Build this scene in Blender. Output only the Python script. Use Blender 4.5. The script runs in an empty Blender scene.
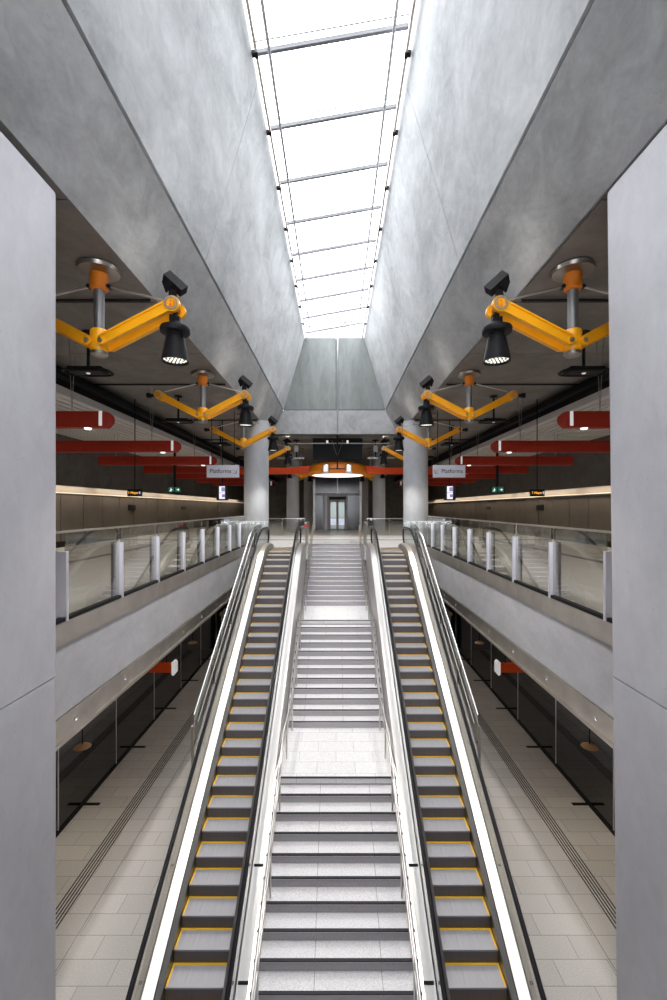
import bpy, bmesh, math, random
from mathutils import Vector, Matrix
random.seed(4)
sc = bpy.context.scene
PI = math.pi
# ---------------------------------------------------------------- camera, world, exposure
E = 9.34                       # eye height above the platform floor
cam_d = bpy.data.cameras.new('camera'); cam = bpy.data.objects.new('camera', cam_d)
sc.collection.objects.link(cam); sc.camera = cam
cam.location = (0, 0, E); cam.rotation_euler = (PI/2, 0, 0)
cam_d.sensor_width = 36; cam_d.sensor_fit = 'AUTO'; cam_d.lens = 430*36/1000
cam_d.shift_x = -0.0025; cam_d.shift_y = 0.008; cam_d.clip_start = 0.05; cam_d.clip_end = 300
w = bpy.data.worlds.new('world'); sc.world = w; w.use_nodes = True
w.node_tree.nodes['Background'].inputs[0].default_value = (0.97, 0.985, 1.0, 1)
w.node_tree.nodes['Background'].inputs[1].default_value = 7.0
sc.view_settings.view_transform = 'Standard'; sc.view_settings.look = 'None'
sc.view_settings.exposure = 0.35; sc.view_settings.gamma = 1.0; sc.view_settings.use_curve_mapping = False
try:
    sc.cycles.use_denoising = True
    sc.cycles.max_bounces = 10; sc.cycles.transparent_max_bounces = 24
    sc.cycles.diffuse_bounces = 5; sc.cycles.glossy_bounces = 4; sc.cycles.sample_clamp_indirect = 6
except Exception: pass
def area(name, loc, sx, sy, power, rot=(0,0,0), col=(1,1,1)):
    l = bpy.data.lights.new(name, 'AREA'); l.shape = 'RECTANGLE'; l.size = sx; l.size_y = sy; l.energy = power; l.color = col
    o = bpy.data.objects.new(name, l); o.location = loc; o.rotation_euler = rot; sc.collection.objects.link(o); return o
def point(name, loc, power, col=(1,1,1), r=0.1, parent=None):
    l = bpy.data.lights.new(name, 'POINT'); l.energy = power; l.color = col; l.shadow_soft_size = r
    o = bpy.data.objects.new(name, l); o.location = loc; sc.collection.objects.link(o); o.parent = parent; return o
def spot(name, loc, power, ang, col=(1,1,1), parent=None):
    l = bpy.data.lights.new(name, 'SPOT'); l.energy = power; l.color = col; l.spot_size = ang; l.spot_blend = .6; l.shadow_soft_size = .1
    o = bpy.data.objects.new(name, l); o.location = loc; sc.collection.objects.link(o); o.parent = parent; return o
# daylight falling through the skylight and the added rear window
for nm, loc, sx, sy, rot in (('skylight_portal', (-0.1, 8.5, E+10.95), 3.5, 34.5, (0,0,0)), ('added_window_portal', (0, -9.3, E+1.1), 11, 6, (PI/2,0,PI))):
    area(nm, loc, sx, sy, 1, rot).data.cycles.is_portal = True      # only guides the sky light through the openings

# ---------------------------------------------------------------- materials
def newmat(name):
    m = bpy.data.materials.new(name); m.use_nodes = True
    nt = m.node_tree; return m, nt, nt.nodes['Principled BSDF']
def plain(name, col, rough=.5, metal=0, emit=0, ecol=None, noise=0, nscale=20, bump=0, aniso=None):
    m, nt, b = newmat(name)
    b.inputs['Base Color'].default_value = (*col, 1); b.inputs['Roughness'].default_value = rough
    b.inputs['Metallic'].default_value = metal
    if emit:
        b.inputs['Emission Color'].default_value = (*(ecol or col), 1); b.inputs['Emission Strength'].default_value = emit
    if noise or bump:
        tc = nt.nodes.new('ShaderNodeTexCoord'); mp = nt.nodes.new('ShaderNodeMapping')
        nt.links.new(tc.outputs['Object'], mp.inputs[0])
        if aniso: mp.inputs['Scale'].default_value = aniso
        n = nt.nodes.new('ShaderNodeTexNoise'); n.inputs['Scale'].default_value = nscale; n.inputs['Detail'].default_value = 6
        nt.links.new(mp.outputs[0], n.inputs['Vector'])
        if noise:
            r = nt.nodes.new('ShaderNodeValToRGB')
            r.color_ramp.elements[0].position = .3; r.color_ramp.elements[1].position = .7
            r.color_ramp.elements[0].color = (*[c*(1-noise) for c in col], 1)
            r.color_ramp.elements[1].color = (*[min(1, c*(1+noise)) for c in col], 1)
            nt.links.new(n.outputs[0], r.inputs[0]); nt.links.new(r.outputs[0], b.inputs['Base Color'])
        if bump:
            bp = nt.nodes.new('ShaderNodeBump'); bp.inputs['Strength'].default_value = bump; bp.inputs['Distance'].default_value = .01
            nt.links.new(n.outputs[0], bp.inputs['Height']); nt.links.new(bp.outputs[0], b.inputs['Normal'])
    return m
def concrete(name, col, amt=.2, rough=.6, stretch=(1,1,1), pits=True, big=.45):
    m, nt, b = newmat(name); L = nt.links.new
    tc = nt.nodes.new('ShaderNodeTexCoord'); mp = nt.nodes.new('ShaderNodeMapping'); mp.inputs['Scale'].default_value = stretch
    L(tc.outputs['Object'], mp.inputs[0])
    def noi(s, d, rg=.6):
        n = nt.nodes.new('ShaderNodeTexNoise'); n.inputs['Scale'].default_value = s; n.inputs['Detail'].default_value = d; n.inputs['Roughness'].default_value = rg
        L(mp.outputs[0], n.inputs['Vector']); return n
    a, c, d = noi(big, 6, .65), noi(2.4, 8, .7), noi(14, 4)
    a.inputs['Distortion'].default_value = .6; c.inputs['Distortion'].default_value = .8
    def mth(op, x, y):
        n = nt.nodes.new('ShaderNodeMath'); n.operation = op
        for i, v in enumerate((x, y)):
            if hasattr(v, 'links') or not isinstance(v, (int, float)): L(v, n.inputs[i])
            else: n.inputs[i].default_value = v
        return n.outputs[0]
    s = mth('ADD', mth('MULTIPLY', a.outputs[0], .55), mth('ADD', mth('MULTIPLY', c.outputs[0], .35), mth('MULTIPLY', d.outputs[0], .1)))
    r = nt.nodes.new('ShaderNodeValToRGB'); e = r.color_ramp.elements
    e[0].position = .34; e[1].position = .66
    e[0].color = (*[x*(1-amt) for x in col], 1); e[1].color = (*[min(1, x*(1+amt)) for x in col], 1)
    L(s, r.inputs[0]); out = r.outputs[0]
    if pits:
        v = nt.nodes.new('ShaderNodeTexVoronoi'); v.inputs['Scale'].default_value = 9; L(tc.outputs['Object'], v.inputs['Vector'])
        rr = nt.nodes.new('ShaderNodeValToRGB'); rr.color_ramp.elements[0].position = .05; rr.color_ramp.elements[1].position = .09
        rr.color_ramp.elements[0].color = (.5, .5, .5, 1); L(v.outputs['Distance'], rr.inputs[0])
        mx = nt.nodes.new('ShaderNodeMix'); mx.data_type = 'RGBA'; mx.blend_type = 'MULTIPLY'; mx.inputs[0].default_value = .55
        L(out, mx.inputs[6]); L(rr.outputs[0], mx.inputs[7]); out = mx.outputs[2]
    L(out, b.inputs['Base Color']); b.inputs['Roughness'].default_value = rough
    bp = nt.nodes.new('ShaderNodeBump'); bp.inputs['Strength'].default_value = .25; bp.inputs['Distance'].default_value = .01
    L(c.outputs[0], bp.inputs['Height']); L(bp.outputs[0], b.inputs['Normal'])
    return m
def tiles(name, col, joint, bw, rh, mortar=.006, rough=.35, var=.1, offs=(0,0,0), rot=0):
    m, nt, b = newmat(name); L = nt.links.new
    tc = nt.nodes.new('ShaderNodeTexCoord'); mp = nt.nodes.new('ShaderNodeMapping'); mp.inputs['Location'].default_value = offs
    L(tc.outputs['Object'], mp.inputs[0])
    br = nt.nodes.new('ShaderNodeTexBrick'); L(mp.outputs[0], br.inputs['Vector'])
    br.inputs['Scale'].default_value = 1; br.inputs['Brick Width'].default_value = bw; br.inputs['Row Height'].default_value = rh
    br.inputs['Mortar Size'].default_value = mortar; br.offset = .5; br.inputs['Bias'].default_value = 0
    br.inputs['Color1'].default_value = (*[c*(1-var) for c in col], 1); br.inputs['Color2'].default_value = (*[c*(1+var) for c in col], 1)
    br.inputs['Mortar'].default_value = (*joint, 1)
    n = nt.nodes.new('ShaderNodeTexNoise'); n.inputs['Scale'].default_value = 45; n.inputs['Detail'].default_value = 3; L(tc.outputs['Object'], n.inputs['Vector'])
    r = nt.nodes.new('ShaderNodeValToRGB'); r.color_ramp.elements[0].color = (.78,.78,.78,1); r.color_ramp.elements[0].position = .35; r.color_ramp.elements[1].position = .65
    L(n.outputs[0], r.inputs[0])
    mx = nt.nodes.new('ShaderNodeMix'); mx.data_type = 'RGBA'; mx.blend_type = 'MULTIPLY'; mx.inputs[0].default_value = 1
    L(br.outputs[0], mx.inputs[6]); L(r.outputs[0], mx.inputs[7]); L(mx.outputs[2], b.inputs['Base Color'])
    b.inputs['Roughness'].default_value = rough
    return m
def glass(name, tint=(.93,.97,.96), boost=0.0, rough=.01):
    m, nt, b = newmat(name); L = nt.links.new; nt.nodes.remove(b)
    out = [n for n in nt.nodes if n.type == 'OUTPUT_MATERIAL'][0]
    t = nt.nodes.new('ShaderNodeBsdfTransparent'); t.inputs[0].default_value = (*tint, 1)
    g = nt.nodes.new('ShaderNodeBsdfGlossy'); g.inputs['Roughness'].default_value = rough
    f = nt.nodes.new('ShaderNodeLayerWeight'); f.inputs[0].default_value = .5
    pw = nt.nodes.new('ShaderNodeMath'); pw.operation = 'POWER'; pw.inputs[1].default_value = 4; L(f.outputs['Facing'], pw.inputs[0])
    a = nt.nodes.new('ShaderNodeMath'); a.operation = 'MULTIPLY_ADD'; a.use_clamp = True; a.inputs[1].default_value = .9; a.inputs[2].default_value = .04+boost; L(pw.outputs[0], a.inputs[0])
    mx = nt.nodes.new('ShaderNodeMixShader'); L(a.outputs[0], mx.inputs[0]); L(t.outputs[0], mx.inputs[1]); L(g.outputs[0], mx.inputs[2]); L(mx.outputs[0], out.inputs[0])
    return m
M = dict(
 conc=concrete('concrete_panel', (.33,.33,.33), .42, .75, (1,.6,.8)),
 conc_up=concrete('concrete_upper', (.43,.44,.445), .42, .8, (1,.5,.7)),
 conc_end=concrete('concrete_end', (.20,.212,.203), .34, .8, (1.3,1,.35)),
 conc_pier=concrete('concrete_pier', (.50,.49,.515), .16, .6, (1,1,.6)),
 conc_col=concrete('concrete_column', (.42,.43,.45), .2, .5, (1,1,.5)),
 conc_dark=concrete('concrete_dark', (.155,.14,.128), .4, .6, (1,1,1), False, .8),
 wallc=concrete('concrete_wall_dark', (.09,.085,.08), .4, .6, (1,1,1), False, .8),
 conc_fas=concrete('concrete_fascia', (.50,.49,.50), .22, .6, (1,.6,1)),
 back=plain('shadow_gap', (.03,.03,.03), .9),
 floor=tiles('floor_tile', (.62,.59,.565), (.3,.29,.28), 1.12, .5, .007, .38, .06, (.0,.1,0)),
 floor2=tiles('concourse_tile', (.76,.75,.73), (.3,.3,.3), 1.2, .6, .006, .3, .06),
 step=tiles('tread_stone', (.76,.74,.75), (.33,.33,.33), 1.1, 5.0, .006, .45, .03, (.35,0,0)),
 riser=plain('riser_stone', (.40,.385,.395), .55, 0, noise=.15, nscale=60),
 landing=tiles('landing_stone', (.80,.79,.79), (.42,.42,.42), .9, .45, .005, .45, .03),
 nosing=plain('nosing_black', (.03,.03,.035), .5),
 steel=plain('brushed_steel', (.66,.64,.62), .28, 1, noise=.08, nscale=3),
 steel_d=plain('dark_steel', (.30,.28,.26), .35, 1),
 chrome=plain('polished_steel', (.30,.30,.305), .48, .9),
 bronze=plain('warm_steel', (.58,.53,.48), .32, .9, noise=.12, nscale=2),
 cream=plain('bright_cladding', (.52,.50,.475), .36, .6), truss=plain('pale_truss', (.72,.71,.69), .4, .1), beige=plain('beige_cladding', (.60,.54,.47), .3, .6),
 black=plain('black_metal', (.01,.01,.011), .5),
 rubber=plain('black_rubber', (.015,.015,.018), .3),
 tread=plain('step_aluminium', (.40,.39,.41), .5, .35, noise=.22, nscale=8, aniso=(30,.3,1)),
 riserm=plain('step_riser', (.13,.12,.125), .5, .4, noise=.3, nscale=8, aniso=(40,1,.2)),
 yellow=plain('safety_yellow', (.80,.46,.02), .5),
 amber=plain('amber_paint', (.92,.40,.005), .3, noise=.05, nscale=4),
 orange=plain('orange_paint', (.72,.20,.01), .4),
 red=plain('red_paint', (.27,.018,.006), .6, noise=.1, nscale=6),
 redor=plain('red_orange_paint', (.70,.07,.01), .5),
 liftf=plain('lift_frame', (.22,.2,.2), .45, .6), 
 bar=plain('bar_grey', (.16,.16,.17), .6), bar2=plain('rail_grey', (.30,.30,.30), .6),
 glass=glass('clear_glass', (.93,.95,.94), .06),
 glass_b=glass('balcony_glass', (.80,.80,.77), .16),
 glass_s=glass('skylight_glass', (.97,.98,1), 0),
 smoke=plain('dark_glass', (.008,.008,.009), .03, .0),
 panel=plain('bronze_panel', (.25,.22,.19), .16, .4, noise=.08, nscale=1),
 led=plain('led_lens', (.8,.78,.7), .4, 0, .75, (1,.95,.85)),
 lamp=plain('lamp_lens', (1,.95,.85), .4, 0, 1.1, (1,.93,.8)),
 wash=plain('wash_strip', (.8,.7,.58), .4, 0, .75, (1,.80,.60)),
 white=plain('white_lens', (.8,.8,.8), .4, 0, .25, (1,1,1)),
 corr=plain('corrugated_metal', (.55,.54,.53), .5, .2),
 signg=plain('sign_grey', (.50,.49,.54), .6, 0, .05, (.8,.8,.9)),
 ink=plain('sign_ink', (.02,.02,.03), .6),
 screen=plain('lit_screen', (.6,.6,.75), .4, 0, .45, (.80,.80,1)),
 green=plain('exit_green', (.02,.12,.10), .4, 0, .06, (.02,.5,.3)),
 orange_led=plain('orange_led', (.8,.35,.03), .4, 0, .7, (1,.45,.05)),
 blue_led=plain('blue_led', (.2,.4,.9), .4, 0, .8, (.2,.4,.9)),
 ink_soft=plain('screen_print', (.25,.25,.45), .5),
 fin=plain('fin_steel', (.80,.78,.86), .38, .7),
 lavender=plain('grey_cladding', (.42,.41,.45), .45),
 warm=plain('brown_dish', (.35,.2,.1), .35),
 redlabel=plain('red_label', (.45,.01,.02), .4),
)
for k_, v_ in (('black', .12), ('rubber', .3), ('red', .2), ('redor', .25), ('nosing', .2), ('back', 0)):
    M[k_].node_tree.nodes['Principled BSDF'].inputs['Specular IOR Level'].default_value = v_
M['smoke'].node_tree.nodes['Principled BSDF'].inputs['IOR'].default_value = 1.8
# ---------------------------------------------------------------- geometry helpers
COL = sc.collection
class MB:
    def __init__(s): s.v = []; s.f = []; s.mi = []; s.sm = []
    def add(s, vs, fs, mi=0, smooth=False):
        o = len(s.v); s.v += [tuple(v) for v in vs]
        for f in fs: s.f.append([i+o for i in f]); s.mi.append(mi); s.sm.append(smooth)
        return s
    def box(s, x0, x1, y0, y1, z0, z1, mi=0):
        x0, x1 = sorted((x0, x1)); y0, y1 = sorted((y0, y1)); z0, z1 = sorted((z0, z1))
        return s.add([(x0,y0,z0),(x1,y0,z0),(x1,y1,z0),(x0,y1,z0),(x0,y0,z1),(x1,y0,z1),(x1,y1,z1),(x0,y1,z1)],
              [(0,3,2,1),(4,5,6,7),(0,1,5,4),(1,2,6,5),(2,3,7,6),(3,0,4,7)], mi)
    def bar(s, p, q, a, b, up=(0,0,1), mi=0):
        p, q = Vector(p), Vector(q); d = (q-p).normalized(); u = Vector(up)
        r = d.cross(u)
        if r.length < 1e-4: r = d.cross(Vector((0,1,0)))
        r.normalize(); u = r.cross(d)
        vs = [c + r*sx*a/2 + u*sz*b/2 for c in (p, q) for sx, sz in ((-1,-1),(1,-1),(1,1),(-1,1))]
        return s.add(vs, [(0,1,2,3),(7,6,5,4),(0,4,5,1),(1,5,6,2),(2,6,7,3),(3,7,4,0)], mi)
    def tube(s, pts, r, n=10, mi=0, flat=1.0, cap=True):
        pts = [Vector(p) for p in pts]; rs = r if isinstance(r, (list, tuple)) else [r]*len(pts)
        rings = []; prev = None
        for i, p in enumerate(pts):
            d = (pts[min(i+1, len(pts)-1)] - pts[max(i-1, 0)]).normalized()
            if prev is None:
                a = d.cross(Vector((1,0,0)) if abs(d.x) < .9 else Vector((0,1,0))).normalized()
            else:
                a = (prev - d*prev.dot(d)).normalized()
            prev = a; b = d.cross(a)
            rings.append([p + a*math.cos(2*PI*k/n)*rs[i]*flat + b*math.sin(2*PI*k/n)*rs[i] for k in range(n)])
        vs = [v for R in rings for v in R]; fs = []
        for i in range(len(pts)-1):
            for k in range(n):
                k2 = (k+1) % n; fs.append((i*n+k, i*n+k2, (i+1)*n+k2, (i+1)*n+k))
        s.add(vs, fs, mi, True)
        if cap:
            s.add(rings[0], [tuple(range(n))[::-1]], mi); s.add(rings[-1], [tuple(range(n))], mi)
        return s
    def lathe(s, prof, c=(0,0,0), n=24, mi=0, axis='Z'):
        vs = []
        for r, h in prof:
            for k in range(n):
                a = 2*PI*k/n; x, y = r*math.cos(a), r*math.sin(a)
                v = (x, y, h) if axis == 'Z' else (x, h, y)
                vs.append((v[0]+c[0], v[1]+c[1], v[2]+c[2]))
        fs = [(i*n+k, i*n+(k+1)%n, (i+1)*n+(k+1)%n, (i+1)*n+k) for i in range(len(prof)-1) for k in range(n)]
        s.add(vs, fs, mi, True)
        return s
    def prism(s, poly, a, b, plane='YZ', mi=0):
        def P(u, v, t): return (t,u,v) if plane == 'YZ' else ((u,t,v) if plane == 'XZ' else (u,v,t))
        n = len(poly); vs = [P(u,v,a) for u,v in poly] + [P(u,v,b) for u,v in poly]
        return s.add(vs, [tuple(range(n)), tuple(range(2*n-1, n-1, -1))] + [(i, (i+1)%n, n+(i+1)%n, n+i) for i in range(n)], mi)
    def build(s, name, mats, parent=None, loc=None, bevel=0):
        me = bpy.data.meshes.new(name); me.from_pydata(s.v, [], s.f)
        for m in (mats if isinstance(mats, (list, tuple)) else [mats]): me.materials.append(m)
        for p, mi, sm in zip(me.polygons, s.mi, s.sm): p.material_index = mi; p.use_smooth = sm
        bm = bmesh.new(); bm.from_mesh(me); bmesh.ops.recalc_face_normals(bm, faces=bm.faces); bm.to_mesh(me); bm.free(); me.set_sharp_from_angle(angle=math.radians(38))
        o = bpy.data.objects.new(name, me); COL.objects.link(o)
        if parent: o.parent = parent
        if loc: o.location = loc
        if bevel:
            mod = o.modifiers.new('bevel', 'BEVEL'); mod.width = bevel; mod.segments = 2; mod.limit_method = 'ANGLE'
        return o
def tag(o, label, cat, group=None):
    o['label'] = label; o['category'] = cat
    if group: o['group'] = group
    return o
def thing(name, label, cat, loc=(0,0,0), group=None):
    o = bpy.data.objects.new(name, None); COL.objects.link(o); o.location = loc; o.empty_display_size = .1
    return tag(o, label, cat, group)
def struct(o): o['kind'] = 'structure'; return o
def kids(o): return [c for c in bpy.data.objects if c.parent == o]
def copy_tree(o, parent=None, flip=False):
    c = o.copy(); COL.objects.link(c); c.parent = parent
    for ch in kids(o): copy_tree(ch, c)
    return c
def text(s, size, mat, parent, loc, name='lettering', align='CENTER', rz=0):
    cu = bpy.data.curves.new(name, 'FONT'); cu.body = s; cu.size = size; cu.align_x = align; cu.align_y = 'CENTER'; cu.extrude = .004; cu.offset = .0015
    t = bpy.data.objects.new('tmp', cu); COL.objects.link(t); bpy.context.view_layer.update()
    me = bpy.data.meshes.new_from_object(t.evaluated_get(bpy.context.evaluated_depsgraph_get()))
    bpy.data.objects.remove(t); me.materials.clear(); me.materials.append(mat)
    o = bpy.data.objects.new(name, me); COL.objects.link(o); o.parent = parent; o.location = loc; o.rotation_euler = (PI/2, 0, rz)
    return o
SIDE = {-1: 'left', 1: 'right'}
ORD = ['nearest', 'second nearest', 'third nearest', 'fourth nearest', 'fifth nearest', 'sixth nearest', 'seventh nearest', 'eighth nearest']
UF = E-1.85         # concourse floor
CZ = E+4.3          # concourse ceiling
FZ = E-3.65         # underside of concourse slab
YB = -9.0           # behind the camera
YE = 21.8           # top of the stairs

# ---------------------------------------------------------------- large structure
struct(MB().box(-8.4, 8.4, YB, 48, -.3, 0).build('floor', M['floor']))
for s in (-1, 1):                                  # continuous movement joint in the platform paving
    struct(MB().box(s*5.64, s*5.66, YB, 28.4, 0, .002).build('trim_9' if s < 0 else 'trim_10', M['steel_d']))
# concourse slab: two side strips, far field, piece under the camera
sl = MB()
for s in (-1, 1): sl.box(s*4.34, s*13.2, YB, 20.3, FZ+.02, UF)
sl.box(-13.2, 13.2, YE+.02, 62, FZ+.02, UF)
for s in (-1, 1):
    sl.box(s*3.16, s*13.2, 20.3, YE+.02, FZ+.02, UF)
    sl.box(s*1.36, s*3.16, 20.25, YE+.02, FZ+1.2, UF)
sl.box(-4.34, 4.34, YB, .9, FZ+.02, UF)
struct(sl.build('floor.001', M['floor2']))
# darker paving bands near the head of the stairs
struct(MB().box(-13, 13, 24.6, 25.6, UF, UF+.003).box(.75, 1.35, 22.4, 24.6, UF, UF+.003).build('floor.002', M['riser']))
# concrete edge beams under the balconies and their steel channels
for s in (-1, 1):
    struct(MB().box(s*4.3, s*4.62, YB, 20.4, E-3.26, E-2.14).build('trim_1' if s < 0 else 'trim_2', M['conc_fas'], bevel=.01))
    c = MB()
    c.box(s*4.27, s*4.6, YB, 20.4, E-3.65, E-3.27).box(s*4.22, s*4.3, YB, 20.4, E-3.67, E-3.62)
    ch = struct(c.build('trim_3' if s < 0 else 'trim_4', M['bronze']))
    for k in range(9):
        MB().lathe([(0,-.02),(.035,-.02),(.045,0)], (0,0,0), 12).build('bolt', M['steel'], ch, (0,0,0))
        b = kids(ch)[-1]; b.rotation_euler = (0, -s*PI/2, 0); b.location = (s*4.262, 5.4+k*1.65, E-3.44)
# concourse outer walls: plinth, bronze glass panels with dark joints, wash light strip, dark concrete above
for s in (-1, 1):
    nm = 'wall_left' if s < 0 else 'wall_right'
    struct(MB().box(s*13.0, s*13.3, YB, 62, UF-.02, E+4.4).build(nm, M['wallc']))
    pn = MB()
    for k in range(38):
        y0 = 3+k*1.82-1.0
        pn.box(s*12.93, s*12.97, y0+.03, y0+1.79, UF+.28, E+.66)
    struct(pn.build(nm+'.001', M['panel'])); struct(MB().box(s*12.972, s*13.0, YB, 62, UF+.28, E+.66).build(nm+'.006', M['back']))
    struct(MB().box(s*12.9, s*13.0, YB, 62, UF, UF+.28).build('baseboard_'+SIDE[s], M['black']))
    t = thing('wall_wash_light', 'long warm light strip along the top of the %s wall panels' % SIDE[s], 'light', (s*12.95, 5, E+.66))
    MB().box(-.12, .05, -9, 57, 0, .03).build('ledge', M['steel_d'], t)
    MB().box(-.045, .045, -9, 57, .05, .075).build('light_strip', M['wash'], t)
    MB().box(-.02, .045, -9, 57, .08, .40).build('reflector', plain('reflector', (.36,.32,.28), .5), t)
    for k in range(6): area('wash_glow', (s*12.6, 10+k*8.5, E+1.15), .2, 8.0, 70, (0, s*.12, 0), (1,.84,.66))
    # lower platform outer wall
    struct(MB().box(s*8.1, s*8.4, YB, 48, 0, FZ+.02).build(nm+'.002', M['back']))
struct(MB().box(-13.3, 13.3, 62, 62.3, FZ, E+4.4).build('wall_back', M['conc_dark']))
struct(MB().box(-8.4, 8.4, 44, 44.3, 0, FZ+.02).build('wall_back.001', M['back']))
# concourse ceiling with transverse board joints
cg = MB()
for s in (-1, 1):
    y = YB
    while y < 25.0:
        cg.box(s*3.72, s*13.3, y+.012, min(y+2.98, 25.1), CZ, CZ+.3); y += 3.0
y = 25.1
while y < 62:
    cg.box(-13.3, 13.3, y+.012, y+2.98, CZ, CZ+.3); y += 3.0
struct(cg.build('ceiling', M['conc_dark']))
struct(MB().box(-13.3, -3.9, YB, 62, CZ+.3, CZ+.4).box(13.3, 3.9, YB, 62, CZ+.3, CZ+.4).box(-3.9, 3.9, 25.5, 62, CZ+.3, CZ+.4).build('ceiling.001', M['back']))
# funnel: lower sloping band, dark joint, upper panels with transverse joints, up to the skylight
PRL = [(-3.72, CZ), (-3.05, E+5.7), (-1.82, E+9.9)]
PRR = [(3.66, CZ), (2.87, E+5.7), (1.62, E+9.9)]
YW = 25.0
def slab(mb, a, b, y0, y1, th, s):
    a, b = Vector((a[0], 0, a[1])), Vector((b[0], 0, b[1])); d = (b-a).normalized(); n = Vector((d.z, 0, -d.x))
    if n.x*s < 0: n = -n
    P = [a, b, b+n*th, a+n*th]
    mb.add([(p.x, y0, p.z) for p in P]+[(p.x, y1, p.z) for p in P], [(0,1,2,3),(7,6,5,4),(0,4,5,1),(1,5,6,2),(2,6,7,3),(3,7,4,0)])
for s, PR in ((-1, PRL), (1, PRR)):
    nm = 'wall_left' if s < 0 else 'wall_right'
    b = MB(); a0, a1, a2 = [Vector(p) for p in PR]
    d01 = (a1-a0).normalized(); slab(b, a0, a1-d01*.035, YB, YW+.3, .3, s)
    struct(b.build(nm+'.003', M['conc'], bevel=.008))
    u = MB(); d12 = (a2-a1).normalized(); ys = [YB, -2, 4, 10, 16, 22, YW+.3]
    for i in range(len(ys)-1): slab(u, a1+d12*.035, a2, ys[i]+.012, ys[i+1]-.012, .25, s)
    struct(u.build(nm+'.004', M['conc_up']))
    k = MB(); slab(k, (a0[0]+s*.31, a0[1]), (a1[0]+s*.3, a1[1]+.1), YB, YW+.3, .06, s); slab(k, (a1[0]+s*.2, a1[1]-.2), (a2[0]+s*.25, a2[1]+.05), YB, YW+.3, .06, s)
    struct(k.build(nm+'.005', M['back']))
# end wall of the funnel: beam and dark trapezoid
struct(MB().prism([(-3.72, CZ), (3.66, CZ), (2.87, E+5.68), (-3.05, E+5.68)], YW, YW+.5, 'XZ').build('wall_end', M['conc']))
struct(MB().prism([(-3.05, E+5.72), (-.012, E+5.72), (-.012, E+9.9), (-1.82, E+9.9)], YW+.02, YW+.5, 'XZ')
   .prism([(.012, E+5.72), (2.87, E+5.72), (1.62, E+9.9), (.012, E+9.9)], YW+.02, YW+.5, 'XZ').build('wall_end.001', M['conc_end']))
struct(MB().box(-3.0, 2.9, YW+.1, YW+.45, E+5.6, E+9.85).build('wall_end.002', M['back']))
# wall behind the photographer with a broad window added to bring in frontal daylight
struct(MB().box(-13.3, 13.3, YB-.3, YB, -.3, UF).box(-13.3, -5.5, YB-.3, YB, UF, CZ+.3).box(5.5, 13.3, YB-.3, YB, UF, CZ+.3)
       .prism([(-5.5, CZ-.3), (5.5, CZ-.3), (5.5, CZ+.4), (2.2, E+10.6), (-2.2, E+10.6), (-5.5, CZ+.4)], YB-.3, YB, 'XZ').build('wall_front', M['conc']))
wb = MB()
for k in range(6): wb.box(-5.5+k*2.2-.04, -5.5+k*2.2+.04, YB-.2, YB-.1, UF, CZ-.3)
wb.box(-5.5, 5.5, YB-.2, YB-.1, UF+2.4, UF+2.5)
w2 = struct(wb.build('added_rear_window', M['steel_d'])); MB().box(-5.5, 5.5, YB-.16, YB-.14, UF, CZ-.3).build('pane', M['glass_s'], w2)

# skylight
win = struct(MB().box(-1.90, -1.82, YB, YW+.5, E+9.9, E+10.15).box(1.62, 1.7, YB, YW+.5, E+9.9, E+10.75)
     .box(-1.82, 1.62, YW+.42, YW+.5, E+9.9, E+10.7).build('window_1', plain('white_frame', (.82,.83,.85), .4)))
zl, zr, xl, xr = E+10.05, E+10.65, -1.78, 1.6
MB().add([(xl,YB,zl+.12),(xr,YB,zr+.12),(xr,YW+.45,zr+.12),(xl,YW+.45,zl+.12),(xl,YB,zl+.14),(xr,YB,zr+.14),(xr,YW+.45,zr+.14),(xl,YW+.45,zl+.14)],
   [(0,3,2,1),(4,5,6,7),(0,1,5,4),(1,2,6,5),(2,3,7,6),(3,0,4,7)]).build('pane', M['glass_s'], win)
for k in range(18):
    y = 9.5+1.9*(k-9)
    if YB < y < YW:
        g = MB().bar((xl, y, zl), (xr, y, zr), .075, .09).bar((xl, y-.14, zl+.1), (xr, y-.14, zr+.1), .02, .02).bar((xl, y+.14, zl+.1), (xr, y+.14, zr+.1), .02, .02)
        g.build('glazing_bar', M['bar'], win)
for x, z in ((-1.45, zl-.12), (1.25, zr-.35)):
    MB().tube([(x, YB, z), (x, 23.6, z)], .035, 8).build('cable_rail', M['bar2'], win)
MB().tube([(-1.45, 23.6, zl-.12), (1.25, 23.6, zr-.35)], .035, 8).build('cable_rail', M['bar2'], win)
for s, x in ((-1, -1.72), (1, 1.52)):
    t = thing('skylight_rail', 'long thin steel rail on brackets along the %s skylight edge' % SIDE[s], 'rail', (x, 0, E+9.82))
    MB().tube([(0, YB, 0), (0, YW-.02, 0)], .035, 8).build('rail', M['bronze'], t)
    for k in range(16):
        y = 9.3-8*1.95+k*1.95
        if YB < y < YW: MB().box(-.035, .035, y-.06, y+.06, -.04, .05).box(s*.02, s*.1, y-.05, y+.05, -.03, .04).build('bracket', M['black'], t)
p = tag(MB().tube([(0,0,0), (0,0,5.75)], .03, 8).build('drop_pipe', M['steel'], None, (.1, YW-.06, E+4.25)), 'thin pale pipe running down the middle of the dark end wall', 'pipe')

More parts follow.
